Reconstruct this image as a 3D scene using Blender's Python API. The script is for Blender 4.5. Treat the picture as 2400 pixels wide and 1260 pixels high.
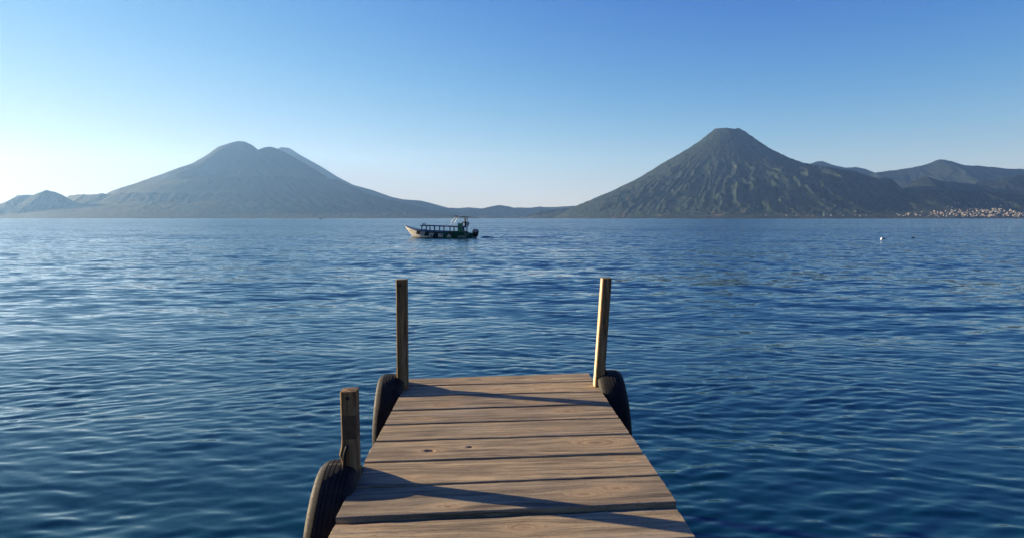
import bpy, bmesh, math, random
import numpy as np
from mathutils import Vector, Matrix, Euler

random.seed(7)
rng = np.random.default_rng(11)
R = math.radians
scene = bpy.context.scene
col = scene.collection
for o in list(bpy.data.objects):
    bpy.data.objects.remove(o)

# ------------------------------------------------------------------ camera, sky, sun, exposure
CAM_Z = 2.05
FPX = 1600.0                       # focal length in photograph pixels (24 mm on a 36 mm sensor)
PITCH = math.atan(118.0 / FPX)
cam_d = bpy.data.cameras.new('camera')
cam = bpy.data.objects.new('camera', cam_d)
col.objects.link(cam)
cam_d.sensor_width = 36.0
cam_d.lens = 24.0
cam_d.clip_start = 0.05
cam_d.clip_end = 120000.0
cam.location = (0, 0, CAM_Z)
cam.rotation_euler = (R(90) - PITCH, 0, 0)
scene.camera = cam

SUN_AZ = R(69.5)                     # towards the left of the view axis
SUN_EL = R(11.0)
sun_vec = Vector((-math.sin(SUN_AZ) * math.cos(SUN_EL), math.cos(SUN_AZ) * math.cos(SUN_EL), math.sin(SUN_EL)))
world = bpy.data.worlds.new('World')
scene.world = world
world.use_nodes = True
wn = world.node_tree
wn.nodes.clear()
w_out = wn.nodes.new('ShaderNodeOutputWorld')
w_bg = wn.nodes.new('ShaderNodeBackground')
sky = wn.nodes.new('ShaderNodeTexSky')
sky.sky_type = 'NISHITA'
sky.sun_disc = False
sky.sun_elevation = SUN_EL
sky.sun_rotation = -SUN_AZ
sky.altitude = 1560.0
sky.air_density = 1.0
sky.dust_density = 0.25
sky.ozone_density = 3.0
# photographic response of the sky: each channel through a toe-and-shoulder curve a*x^g / (1 + b*x^g)
w_sc = wn.nodes.new('ShaderNodeVectorMath')
w_sc.operation = 'SCALE'
w_sc.inputs['Scale'].default_value = 0.1
wn.links.new(sky.outputs[0], w_sc.inputs[0])
w_sep = wn.nodes.new('ShaderNodeSeparateXYZ')
w_comb = wn.nodes.new('ShaderNodeCombineXYZ')
wn.links.new(w_sc.outputs[0], w_sep.inputs[0])
def w_math(op, x, y):
    n = wn.nodes.new('ShaderNodeMath')
    n.operation = op
    for i, v in enumerate((x, y)):
        if isinstance(v, bpy.types.NodeSocket): wn.links.new(v, n.inputs[i])
        else: n.inputs[i].default_value = v
    return n.outputs[0]
SKY_CURVE = ((8.5, 2.4, 41.0), (6.4, 2.35, 29.0), (2.1, 1.3, 6.4))
for i_, (a_, g_, b_) in enumerate(SKY_CURVE):
    xg = w_math('POWER', w_sep.outputs[i_], g_)
    y_ = w_math('DIVIDE', w_math('MULTIPLY', xg, a_ * 10.0), w_math('ADD', w_math('MULTIPLY', xg, b_), 1.0))
    wn.links.new(y_, w_comb.inputs[i_])
wn.links.new(w_comb.outputs[0], w_bg.inputs['Color'])
w_bg.inputs['Strength'].default_value = 0.10
wn.links.new(w_bg.outputs[0], w_out.inputs['Surface'])

sun_d = bpy.data.lights.new('sun', 'SUN')
sun_d.energy = 5.0
sun_d.angle = R(0.5)
sun_d.color = (1.0, 0.84, 0.62)
sun_o = bpy.data.objects.new('sun', sun_d)
col.objects.link(sun_o)
sun_o.location = (-60, 20, 40)
sun_o.rotation_euler = (-sun_vec).to_track_quat('-Z', 'Y').to_euler()

vs = scene.view_settings
vs.view_transform = 'Standard'
vs.look = 'None'
vs.exposure = 1.7
vs.gamma = 1.0
vs.use_curve_mapping = False
scene.cycles.max_bounces = 6
scene.cycles.volume_bounces = 0
scene.cycles.caustics_reflective = False
scene.cycles.caustics_refractive = False

# ------------------------------------------------------------------ helpers
CP, SP = math.cos(PITCH), math.sin(PITCH)

def ray(px, py):
    a = (px - 1200.0) / FPX
    b = (630.0 - py) / FPX
    return np.array((a, CP + b * SP, -SP + b * CP))

def at_depth(px, py, D):
    d = ray(px, py)
    k = D / d[1]
    return d[0] * k, D, CAM_Z + d[2] * k

def tag(o, label=None, cat=None, group=None, kind=None):
    if label: o['label'] = label
    if cat: o['category'] = cat
    if group: o['group'] = group
    if kind: o['kind'] = kind
    return o

def empty(name, loc=(0, 0, 0), rot=(0, 0, 0)):
    o = bpy.data.objects.new(name, None)
    col.objects.link(o)
    o.location = loc
    o.rotation_euler = rot
    o.empty_display_size = 0.2
    return o

def mesh_obj(name, verts, faces, mat, parent=None, smooth=False):
    me = bpy.data.meshes.new(name)
    me.from_pydata([tuple(v) for v in verts], [], [tuple(f) for f in faces])
    me.update()
    if mat:
        for m in (mat if isinstance(mat, (list, tuple)) else [mat]):
            me.materials.append(m)
    o = bpy.data.objects.new(name, me)
    col.objects.link(o)
    if smooth:
        me.polygons.foreach_set('use_smooth', [True] * len(me.polygons))
    if parent: o.parent = parent
    return o

def grid_mesh(name, P, mat, smooth=True, parent=None):
    """P: (ny, nx, 3) array of points."""
    ny, nx = P.shape[:2]
    me = bpy.data.meshes.new(name)
    idx = np.arange(ny * nx).reshape(ny, nx)
    q = np.stack([idx[:-1, :-1], idx[:-1, 1:], idx[1:, 1:], idx[1:, :-1]], -1).reshape(-1, 4)
    me.vertices.add(ny * nx)
    me.vertices.foreach_set('co', P.reshape(-1).astype(np.float32))
    me.loops.add(q.size)
    me.loops.foreach_set('vertex_index', q.reshape(-1).astype(np.int32))
    me.polygons.add(len(q))
    me.polygons.foreach_set('loop_start', (np.arange(len(q)) * 4).astype(np.int32))
    me.polygons.foreach_set('loop_total', np.full(len(q), 4, np.int32))
    me.update(calc_edges=True)
    me.polygons.foreach_set('use_smooth', np.full(len(q), smooth))
    if mat: me.materials.append(mat)
    o = bpy.data.objects.new(name, me)
    col.objects.link(o)
    if parent: o.parent = parent
    return o

def bm_obj(name, bm, mat, parent=None, smooth=False):
    me = bpy.data.meshes.new(name)
    bmesh.ops.recalc_face_normals(bm, faces=bm.faces)
    bm.to_mesh(me)
    bm.free()
    for m in (mat if isinstance(mat, (list, tuple)) else [mat]):
        me.materials.append(m)
    if smooth:
        me.polygons.foreach_set('use_smooth', [True] * len(me.polygons))
    o = bpy.data.objects.new(name, me)
    col.objects.link(o)
    if parent: o.parent = parent
    return o

def bm_box(bm, c, s, rot=None, bevel=0.0, mi=0):
    r = bmesh.ops.create_cube(bm, size=1.0)
    vs_ = r['verts']
    M = Matrix.Translation(c) @ (rot.to_matrix().to_4x4() if rot else Matrix()) @ Matrix.Diagonal((s[0], s[1], s[2], 1))
    bmesh.ops.transform(bm, matrix=M, verts=vs_)
    fs = set(f for v in vs_ for f in v.link_faces)
    for f in fs: f.material_index = mi
    if bevel:
        es = list(set(e for f in fs for e in f.edges))
        bmesh.ops.bevel(bm, geom=es, offset=bevel, segments=2, affect='EDGES', profile=0.6)

def bm_tube(bm, pts, radii, n=8, mi=0):
    """tapered tube through points with closed ends"""
    pts = [Vector(p) for p in pts]
    if not isinstance(radii, (list, tuple)): radii = [radii] * len(pts)
    rings = []
    up = Vector((0.123, 0.321, 0.9))
    for i, p in enumerate(pts):
        t = (pts[min(i + 1, len(pts) - 1)] - pts[max(i - 1, 0)]).normalized()
        u = t.cross(up)
        if u.length < 1e-3: u = t.cross(Vector((1, 0, 0)))
        u.normalize()
        v = t.cross(u)
        rings.append([bm.verts.new(p + (u * math.cos(2 * math.pi * k / n) + v * math.sin(2 * math.pi * k / n)) * radii[i]) for k in range(n)])
    for a, b in zip(rings, rings[1:]):
        for k in range(n):
            f = bm.faces.new((a[k], a[(k + 1) % n], b[(k + 1) % n], b[k]))
            f.material_index = mi
            f.smooth = True
    bm.faces.new(rings[0][::-1]).material_index = mi
    bm.faces.new(rings[-1]).material_index = mi

# ---- numpy gradient noise
def _hash(ix, iy, seed):
    h = (ix * 374761393 + iy * 668265263 + seed * 974634777) & 0xffffffff
    h = ((h ^ (h >> 13)) * 1274126177) & 0xffffffff
    return (h ^ (h >> 16)) & 0xffffffff

def noise2(x, y, seed=0):
    x, y = np.broadcast_arrays(np.asarray(x, float), np.asarray(y, float))
    ix, iy = np.floor(x).astype(np.int64), np.floor(y).astype(np.int64)
    fx, fy = x - ix, y - iy
    u = fx * fx * fx * (fx * (fx * 6 - 15) + 10)
    v = fy * fy * fy * (fy * (fy * 6 - 15) + 10)
    def g(i, j, dx, dy):
        a = _hash(i, j, seed) * (2 * math.pi / 4294967296.0)
        return np.cos(a) * dx + np.sin(a) * dy
    n00 = g(ix, iy, fx, fy); n10 = g(ix + 1, iy, fx - 1, fy)
    n01 = g(ix, iy + 1, fx, fy - 1); n11 = g(ix + 1, iy + 1, fx - 1, fy - 1)
    a = n00 + u * (n10 - n00); b = n01 + u * (n11 - n01)
    return (a + v * (b - a)) * 1.5

def fbm(x, y, oct=4, seed=0, gain=0.5):
    s = 0; a = 1.0; t = 0
    for k in range(oct):
        s = s + a * noise2(x * 2 ** k, y * 2 ** k, seed + 17 * k); t += a; a *= gain
    return s / t

def ridged(x, y, oct=3, seed=0):
    s = 0; a = 1.0; t = 0
    for k in range(oct):
        s = s + a * (1 - np.abs(noise2(x * 2 ** k, y * 2 ** k, seed + 31 * k)) * 2); t += a; a *= 0.5
    return s / t

# ---- material helpers
def new_mat(name):
    m = bpy.data.materials.new(name)
    m.use_nodes = True
    nt = m.node_tree
    return m, nt, nt.nodes['Principled BSDF']

def N(nt, t, **kw):
    n = nt.nodes.new(t)
    for k, v in kw.items(): setattr(n, k, v)
    return n

def mix_rgb(nt, fac, a, b, blend='MIX'):
    n = nt.nodes.new('ShaderNodeMix')
    n.data_type = 'RGBA'
    n.blend_type = blend
    def put(sock, v):
        if isinstance(v, bpy.types.NodeSocket): nt.links.new(v, sock)
        elif isinstance(v, (int, float)): sock.default_value = v
        else: sock.default_value = (*v, 1)
    put(n.inputs[0], fac); put(n.inputs[6], a); put(n.inputs[7], b)
    return n.outputs[2]

def math_n(nt, op, a, b=None, clamp=False):
    n = nt.nodes.new('ShaderNodeMath')
    n.operation = op
    n.use_clamp = clamp
    for i, v in enumerate((a, b)):
        if v is None: continue
        if isinstance(v, bpy.types.NodeSocket): nt.links.new(v, n.inputs[i])
        else: n.inputs[i].default_value = v
    return n.outputs[0]

def ramp(nt, fac, stops):
    n = nt.nodes.new('ShaderNodeValToRGB')
    nt.links.new(fac, n.inputs[0])
    e = n.color_ramp.elements
    while len(e) < len(stops): e.new(0.5)
    for el, (p, c) in zip(e, stops):
        el.position = p
        el.color = (c, c, c, 1) if isinstance(c, (int, float)) else (*c, 1)
    return n.outputs[0]

def noise_n(nt, vec, scale, detail=4, rough=0.5, dist=0.0, mapscale=None):
    n = nt.nodes.new('ShaderNodeTexNoise')
    n.inputs['Scale'].default_value = scale
    n.inputs['Detail'].default_value = detail
    n.inputs['Roughness'].default_value = rough
    n.inputs['Distortion'].default_value = dist
    if mapscale:
        mp = nt.nodes.new('ShaderNodeMapping')
        mp.inputs['Scale'].default_value = mapscale
        nt.links.new(vec, mp.inputs[0]); vec = mp.outputs[0]
    nt.links.new(vec, n.inputs['Vector'])
    return n.outputs['Fac']

def painted(name, c, rough=0.45, vary=0.18, metal=0.0, scale=6.0):
    m, nt, p = new_mat(name)
    tc = N(nt, 'ShaderNodeTexCoord')
    f = noise_n(nt, tc.outputs['Object'], scale, 5, 0.6)
    f2 = ramp(nt, f, [(0.3, 1 - vary), (0.7, 1 + vary * 0.4)])
    c2 = mix_rgb(nt, 1.0, c, f2, 'MULTIPLY')
    nt.links.new(c2, p.inputs['Base Color'])
    nt.links.new(ramp(nt, f, [(0.3, min(1, rough + 0.15)), (0.7, rough)]), p.inputs['Roughness'])
    p.inputs['Metallic'].default_value = metal
    return m

# ------------------------------------------------------------------ lake
BOAT_Z = 72.9
def make_water_material():
    m, nt, p = new_mat('lake_water')
    tc = N(nt, 'ShaderNodeTexCoord')
    v = tc.outputs['Object']
    p.inputs['Base Color'].default_value = (0.0002, 0.024, 0.031, 1)
    p.inputs['Roughness'].default_value = 0.03
    p.inputs['IOR'].default_value = 1.45
    p.inputs['Specular Tint'].default_value = (0.42, 0.93, 1.0, 1)
    # ripples finer than the modelled waves: slopes straight from vector noise
    at = N(nt, 'ShaderNodeAttribute', attribute_name='ripple').outputs['Fac']
    def vconst(a):
        n = N(nt, 'ShaderNodeCombineXYZ')
        for i_, q in enumerate(a): n.inputs[i_].default_value = q
        return n.outputs[0]
    patch = ramp(nt, noise_n(nt, v, 0.010, 4, 0.6, 0.3, (0.4, 1.0, 1.0)), [(0.36, 0.72), (0.62, 1.2)])
    def slope(scale, amp, ms, detail=2):
        n = N(nt, 'ShaderNodeTexNoise')
        n.inputs['Scale'].default_value = scale
        n.inputs['Detail'].default_value = detail
        n.inputs['Roughness'].default_value = 0.55
        mp = N(nt, 'ShaderNodeMapping'); mp.inputs['Scale'].default_value = ms
        nt.links.new(v, mp.inputs[0]); nt.links.new(mp.outputs[0], n.inputs['Vector'])
        sub = N(nt, 'ShaderNodeVectorMath', operation='SUBTRACT'); nt.links.new(n.outputs['Color'], sub.inputs[0]); sub.inputs[1].default_value = (0.5, 0.5, 0.5)
        mul = N(nt, 'ShaderNodeVectorMath', operation='MULTIPLY'); nt.links.new(sub.outputs[0], mul.inputs[0]); mul.inputs[1].default_value = (amp * 0.6, amp, 0.0)
        return mul.outputs[0]
    def vadd(a, b):
        n = N(nt, 'ShaderNodeVectorMath', operation='ADD'); nt.links.new(a, n.inputs[0]); nt.links.new(b, n.inputs[1]); return n.outputs[0]
    def vscale(a, f):
        n = N(nt, 'ShaderNodeVectorMath', operation='SCALE'); nt.links.new(a, n.inputs[0]); nt.links.new(f, n.inputs['Scale']); return n.outputs[0]
    far = vadd(vadd(slope(3.0, 0.75, (0.5, 1, 1)), slope(0.75, 0.42, (0.4, 1, 1))), slope(0.12, 0.14, (0.35, 1, 1), 3))
    far = vadd(far, vconst((0.0, -0.085, 0.0)))          # wavelets drive towards the jetty: steeper near faces
    far = vscale(far, math_n(nt, 'MULTIPLY', at, patch))
    near = vadd(slope(8.0, 0.12, (0.4, 1, 1)), slope(24.0, 0.05, (0.5, 1, 1)))
    geo = N(nt, 'ShaderNodeNewGeometry')
    tot = vadd(vadd(geo.outputs['Normal'], far), near)
    nr = N(nt, 'ShaderNodeVectorMath', operation='NORMALIZE'); nt.links.new(tot, nr.inputs[0])
    nt.links.new(nr.outputs[0], p.inputs['Normal'])
    return m

def build_lake():
    th = np.concatenate([np.arange(-180, -54, 6.0), np.linspace(-54, 54, 900), np.arange(60, 181, 6.0)])
    th = np.radians(th)
    rs = [0.6, 1.2, 1.8, 2.3]
    r = 2.6
    while r < 2500:
        rs.append(r)
        d = max(0.021, r * r * 3.2e-4)
        if 69 < r < 82: d = min(d, 0.22)
        r += d
    while r < 20500:
        rs.append(r); r *= 1.2
    rs = np.array(rs)
    dr = np.gradient(rs)
    A, Rr = np.meshgrid(th, rs)
    X = np.sin(A) * Rr; Y = np.cos(A) * Rr
    sp = np.broadcast_to(dr[:, None], X.shape)
    Z = np.zeros_like(X)
    nw = 100
    lam = np.exp(np.linspace(math.log(0.085), math.log(6.0), nw))
    want = 0.0; got = np.zeros(len(rs))
    grp1 = 0.8 + 1.5 * fbm(X / 3.2, Y / 2.2, 4, 5, .65)
    grp2 = 0.8 + 1.5 * fbm(X / 2.4, Y / 1.8, 4, 9, .65)
    for i, L in enumerate(lam):
        mean = (27, -20, 5, -34)[i % 4]
        th_i = R(mean + rng.normal(0, 14))
        k = 2 * math.pi / L
        # slope spectrum: most energy between 0.4 and 1.2 m
        s = 0.0172 * math.exp(-((math.log(L) - math.log(0.215)) / 0.60) ** 2 / 2) + 0.0041
        ph = rng.uniform(0, 6.28)
        fade = np.clip(L / (dr * 2.6) - 0.6, 0, 1)
        a = s / k
        want += s * s / 2; got += (s * fade) ** 2 / 2
        rows = fade > 0
        if not rows.any(): continue
        nr = int(np.nonzero(rows)[0].max()) + 1
        arg = k * (math.sin(th_i) * X[:nr] + math.cos(th_i) * Y[:nr]) + ph
        g = (grp1 if i % 2 else grp2)[:nr]
        Z[:nr] += a * fade[:nr, None] * g * np.sin(arg)
    # wake behind the motorboat
    bx, by = BOAT_X1, BOAT_Y1
    for (ux, uy, amp, wd, ln) in ((0.90, 0.44, 0.08, 0.34, 14.0), (0.97, 0.24, 0.06, 0.30, 12.0), (0.70, 0.71, 0.05, 0.40, 10.0)):
        u = (X - bx) * ux + (Y - by) * uy
        w = -(X - bx) * uy + (Y - by) * ux
        Z += amp * np.clip(u / 0.5, 0, 1) * np.clip(1 - u / ln, 0, 1) * (np.exp(-(w / wd) ** 2) - 0.7 * np.exp(-((w + wd * 1.7) / wd) ** 2))
    inner = np.clip((rs - 0.6) / 2.0, 0, 1)
    Z *= inner[:, None]
    o = grid_mesh('lake_water', np.stack([X, Y, Z], -1), make_water_material())
    me = o.data
    rip = np.clip(1 - got / want, 0, 1) ** 0.9
    at = me.attributes.new('ripple', 'FLOAT', 'POINT')
    at.data.foreach_set('value', np.broadcast_to(rip[:, None], X.shape).reshape(-1).astype(np.float32))
    tag(o, 'rippled deep blue lake water', 'lake', kind='structure')
    return o

_bx, _by, _ = at_depth(1124, 556, BOAT_Z)
BOAT_X1, BOAT_Y1 = _bx, _by + 0.7
build_lake()

# ------------------------------------------------------------------ mountains
def forest_material(name, green, olive, earth, earth_amt, scale=1.0, bump=0.8):
    m, nt, p = new_mat(name)
    tc = N(nt, 'ShaderNodeTexCoord')
    v = tc.outputs['Object']
    big = noise_n(nt, v, 0.0022 * scale, 5, 0.6)
    mid = noise_n(nt, v, 0.012 * scale, 4, 0.65)
    fine = noise_n(nt, v, 0.05 * scale, 3, 0.7)
    c = mix_rgb(nt, ramp(nt, mid, [(0.35, 0.0), (0.65, 1.0)]), green, olive)
    sep = N(nt, 'ShaderNodeSeparateXYZ'); nt.links.new(v, sep.inputs[0])
    low = math_n(nt, 'MULTIPLY', math_n(nt, 'SUBTRACT', 1.0, math_n(nt, 'DIVIDE', sep.outputs['Z'], 420.0), True), 0.14)
    e = ramp(nt, math_n(nt, 'ADD', math_n(nt, 'ADD', math_n(nt, 'MULTIPLY', big, 0.5), math_n(nt, 'MULTIPLY', mid, 0.5)), low), [(0.70 - 0.1 * earth_amt, 0.0), (0.80 - 0.1 * earth_amt, 1.0)])
    c = mix_rgb(nt, math_n(nt, 'MULTIPLY', e, 0.8), c, earth)
    c = mix_rgb(nt, 1.0, c, ramp(nt, fine, [(0.32, 0.25), (0.68, 1.85)]), 'MULTIPLY')
    nt.links.new(c, p.inputs['Base Color'])
    p.inputs['Roughness'].default_value = 0.95
    p.inputs['Specular IOR Level'].default_value = 0.1
    b = N(nt, 'ShaderNodeBump')
    b.inputs['Strength'].default_value = bump
    b.inputs['Distance'].default_value = 14.0
    nt.links.new(fine, b.inputs['Height'])
    nt.links.new(b.outputs[0], p.inputs['Normal'])
    return m

M_forest = forest_material('forest_slope', (0.005, 0.012, 0.011), (0.018, 0.027, 0.018), (0.12, 0.088, 0.056), 0.4)
M_forest_far = forest_material('far_forest_slope', (0.005, 0.012, 0.012), (0.010, 0.018, 0.015), (0.03, 0.034, 0.024), 0.0, 1.0, 0.25)

HF = {}          # name -> height function, for standing houses on the ground

def cone(name, label, peak, left, right, D, nx, ny, gully, depth_front, depth_back, seed, mat, squash=1.0, tree=9.0, lumps=30.0, extra=None):
    px, py = peak
    Xp, _, Zp = at_depth(px, py, D)
    def prof(pts):
        rr, zz = [], []
        for (a, b) in pts:
            x, _, z = at_depth(a, b, D)
            rr.append(abs(x - Xp)); zz.append(z)
        o = np.argsort(rr)
        return np.array(rr)[o], np.array(zz)[o]
    lr, lz = prof(left); rr, rz = prof(right)
    zz0 = {id(lr): lz.copy(), id(rr): rz.copy()}
    def height(X, Y, rough=True):
        dx, dy = X - Xp, (Y - D) / squash
        r = np.hypot(dx, dy) + 1e-6
        phi = np.arctan2(dy, dx)
        c = dx / r
        w = 0.5 - 0.5 * c
        w = w * w * (3 - 2 * w)
        zl = np.interp(r, lr, lz, right=None); zr = np.interp(r, rr, rz, right=None)
        z = zl * w + zr * (1 - w)
        z = np.where(r > max(lr[-1], rr[-1]), -14, z)
        if extra:
            ex, _, ez = at_depth(extra[0], extra[1], D)
            d_ = np.hypot(X - ex, Y - D - 60)
            z = np.maximum(z, ez - 0.62 * (np.sqrt(d_ * d_ + 170.0 ** 2) - 170.0))
        if not rough: return z
        fr = 1 - np.abs(c) ** 4
        t = r / 3000.0
        warp = 0.35 * fbm(X / 900, Y / 900, 3, seed + 3)
        g = ridged(phi * 6.5 + warp * 2.6, t * 2.2 + warp, 3, seed)          # sharp spurs running down
        g2 = ridged(phi * 15.0 + warp * 3.0, t * 1.8 - warp, 2, seed + 50)
        amp = np.clip(0.75 + 1.6 * fbm(X / 1300, Y / 1300, 2, seed + 91), 0.15, 1.6) * np.clip(t * 1.9 - 0.22, 0, 1) * np.clip(z / 260.0, 0, 1)
        z = z + gully * amp * fr * ((g - 0.55) * 1.0 + (g2 - 0.55) * 0.6)
        z = z + lumps * amp * fr * (fbm(X / 420, Y / 420, 4, seed + 71, 0.6) + 0.5 * ridged(X / 230 + warp, Y / 380, 2, seed + 77) - .25)
        z = z + tree * np.clip(z / 60, 0, 1) * (fbm(X / 48, Y / 48, 2, seed + 9) * 1.7 + 1.5 * fbm(X / 150, Y / 150, 3, seed + 19))
        return np.maximum(z, -14)
    # settle the flanks until the skyline seen from the lake falls where it should
    gx, gy = np.meshgrid(np.linspace(Xp - lr[-1] * 1.1, Xp + rr[-1] * 1.1, 240), np.linspace(D - depth_front, D + depth_back, 160))
    for _ in range(6):
        gz = height(gx, gy, False)
        k_up = (gz - CAM_Z) / gy
        for rr_, zz_, sgn in ((lr, lz, -1), (rr, rz, 1)):
            for q in range(len(rr_)):
                if zz_[q] < 25: continue
                bear = (Xp + sgn * rr_[q]) / D
                m_ = np.abs(gx / gy - bear) < (gx[0, 1] - gx[0, 0]) / D * 1.2
                want_ = zz0[id(rr_)][q] / D
                zz_[q] *= float(np.clip(want_ / max(1e-6, k_up[m_].max()), .85, 1.1))
    x0 = Xp - lr[-1] * 1.1; x1 = Xp + rr[-1] * 1.1
    xs = np.linspace(x0, x1, nx)
    ys = D + np.concatenate([np.linspace(-depth_front, 0, int(ny * 0.75), endpoint=False), np.linspace(0, depth_back, ny - int(ny * 0.75))])
    X, Y = np.meshgrid(xs, ys)
    Z = height(X, Y)
    o = grid_mesh(name, np.stack([X, Y, Z], -1), mat)
    tag(o, label, 'volcano', kind='structure')
    HF[label] = height
    return o

def ridge(name, label, pts, D, wf, wb, nx, ny, seed, mat, gully=60.0, power=1.1, tree=8.0, cat='hill', foot=0.0):
    P = [at_depth(a, b, D) for a, b in pts]
    hx = np.array([p[0] for p in P]); hz = np.array([p[2] for p in P])
    def height(X, Y):
        h = np.interp(X, hx, hz, left=-14, right=-14)
        wig = 0.16 * fbm(X / 1400.0, Y / 5000.0, 2, seed + 2) * wf
        t = (Y - D)
        f = np.where(t < 0, np.clip(1 + t / (wf + wig), 0, 1), np.clip(1 - t / wb, 0, 1)) ** power
        z = h * f
        spur = ridged(X / 620.0 + 0.5 * fbm(X / 700, Y / 700, 2, seed + 1), Y / 2600.0, 3, seed)
        z = z + gully * (spur - 0.55) * np.clip(f * (1 - f) * 4, 0, 1) * np.clip(h / 200.0, 0.15, 1)
        z = z + tree * np.clip(z / 40, 0, 1) * (fbm(X / 55, Y / 55, 2, seed + 9) * 1.3 + 1.6 * fbm(X / 240, Y / 240, 2, seed + 19))
        z = np.where((f <= 0.001) | (h <= 0), -14, z)
        return np.maximum(z - 3.0, -14)
    xs = np.linspace(hx[0], hx[-1], nx)
    ys = np.concatenate([np.linspace(D - wf * 1.12, D, int(ny * 0.75), endpoint=False), np.linspace(D, D + wb, ny - int(ny * 0.75))])
    X, Y = np.meshgrid(xs, ys)
    o = grid_mesh(name, np.stack([X, Y, height(X, Y)], -1), mat)
    tag(o, label, cat, kind='structure')
    HF[label] = height
    return o

# right-hand volcano
cone('volcano', 'steep forested volcano with ridged flanks, right of the jetty', (1712, 301.5),
     [(1712, 301.5), (1692, 304), (1676, 303), (1660, 311), (1640, 327.5), (1600, 354), (1550, 382.5), (1500, 414), (1435, 446), (1355, 480), (1310, 502), (1285, 512.5), (1260, 514)],
     [(1712, 301.5), (1730, 301), (1745, 306), (1765, 319), (1800, 342.5), (1840, 364), (1865, 375), (1890, 383.5), (1925, 391), (1980, 400), (2030, 411), (2090, 433), (2150, 462), (2210, 495), (2245, 512.5), (2270, 514)],
     11400.0, 760, 560, 92.0, 3900.0, 1500.0, 3, M_forest, lumps=75.0)
# left-hand twin volcano and the one behind it
cone('volcano', 'hazy broad volcano with two rounded summits, left of the boat', (556, 331.5),
     [(556, 331.5), (540, 334), (515, 342), (490, 357), (460, 375), (425, 390), (400, 399), (350, 417), (300, 434), (265, 448), (225, 455), (190, 464), (160, 471), (110, 487), (40, 509), (10, 514)],
     [(556, 331.5), (575, 332.5), (592, 339.5), (606, 349), (630, 362), (665, 375), (690, 384), (730, 400), (790, 421), (850, 447), (900, 464), (940, 474), (985, 484), (1040, 499), (1095, 512.5), (1110, 514)],
     14500.0, 560, 420, 26.0, 5000.0, 1500.0, 8, M_forest_far, tree=4.5, lumps=7.0, extra=(630, 344.0))
cone('volcano', 'pale blue farther volcano peeking out behind the twin summits', (660, 345.5),
     [(660, 345.5), (649, 348), (620, 362), (560, 395), (480, 430), (380, 470), (250, 505), (200, 514)],
     [(660, 345.5), (680, 347.5), (700, 358.5), (750, 387), (790, 411), (825, 430), (870, 444), (915, 459.5), (950, 468), (990, 471), (1015, 477), (1060, 489), (1110, 503), (1160, 514)],
     19500.0, 420, 260, 30.0, 5000.0, 1500.0, 21, M_forest_far, tree=4.0)
ridge('hill', 'small pale headland at the far left shore', [(-160, 508), (-60, 484), (0, 477), (20, 471), (40, 459), (60, 456), (80, 456), (95, 450), (110, 445), (130, 450), (150, 459), (165, 468), (190, 482), (205, 492), (235, 501), (270, 509)],
      11500.0, 900, 900, 260, 90, 31, M_forest_far, 10.0, tree=9.0)
ridge('hill', 'low foothill at the foot of the twin volcano', [(380, 511), (420, 502), (470, 492), (495, 470), (515, 465), (540, 461), (555, 466), (585, 484), (640, 495), (720, 502), (800, 510)],
      12200.0, 900, 900, 260, 90, 35, M_forest_far, 24.0, tree=4.0)
ridge('shore', 'low wooded shoreline below the twin volcano', [(120, 509), (200, 504), (330, 501), (480, 500), (600, 499), (700, 501), (820, 500), (930, 499), (1010, 502), (1090, 507), (1130, 511)],
      10600.0, 700, 900, 420, 50, 37, M_forest_far, 12.0, tree=10.0)
ridge('hill', 'distant low blue hills in the gap between the volcanoes', [(930, 510), (990, 497), (1040, 490), (1055, 487), (1075, 488), (1100, 486), (1130, 489), (1150, 484), (1170, 481), (1190, 483), (1205, 487), (1220, 486), (1245, 487), (1265, 484), (1290, 486), (1320, 484), (1345, 482), (1380, 490), (1430, 511)],
      17500.0, 2200, 1500, 420, 120, 41, M_forest_far, 60.0)
ridge('hill', 'dark low spur left of the ridged volcano', [(1215, 512), (1245, 503), (1275, 495), (1310, 489), (1350, 486), (1400, 492), (1440, 511)],
      11900.0, 900, 900, 200, 70, 43, M_forest, 30.0)
# right-hand ranges
ridge('mountain', 'farthest blue ridge behind the ridged volcano', [(1840, 440), (1870, 398), (1897, 384), (1912, 379.5), (1927, 377.5), (1940, 382), (1950, 386), (1980, 392.5), (2005, 392), (2030, 396), (2050, 405), (2090, 425), (2140, 470)],
      17000.0, 1800, 1500, 240, 120, 51, M_forest, 110.0, cat='mountain')
ridge('mountain', 'long wooded ridge with pale cliff bands at right', [(1960, 480), (2010, 425), (2050, 404), (2100, 399), (2140, 392), (2170, 386), (2195, 376), (2205, 374), (2230, 378), (2260, 387), (2300, 389), (2345, 394), (2400, 397), (2480, 392), (2560, 400), (2700, 420), (2900, 470)],
      15000.0, 3000, 1500, 520, 260, 53, M_forest, 170.0, cat='mountain')
ridge('hill', 'shaded dark hill before the long ridge', [(2060, 500), (2100, 455), (2130, 431), (2150, 420), (2170, 413), (2195, 421), (2230, 427), (2280, 431), (2325, 425), (2350, 417), (2375, 413), (2400, 410), (2460, 402), (2540, 410), (2650, 440), (2760, 490)],
      11300.0, 1500, 1200, 420, 140, 57, M_forest, 80.0)
ridge('hill', 'sunlit wooded knoll at the right foot of the ridged volcano', [(2000, 500), (2030, 450), (2045, 430), (2058, 419), (2068, 416), (2082, 417), (2100, 427), (2120, 452), (2150, 498)],
      9500.0, 900, 700, 200, 140, 59, M_forest, 50.0)
ridge('hill', 'broad wooded bench above the lakeside town', [(1960, 511), (2010, 500), (2045, 485), (2068, 466), (2085, 457), (2100, 450), (2140, 448), (2175, 446), (2250, 447), (2325, 450), (2400, 456), (2480, 450), (2600, 462), (2760, 505)],
      9000.0, 900, 900, 460, 160, 61, M_forest, 70.0, power=1.0)
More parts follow.
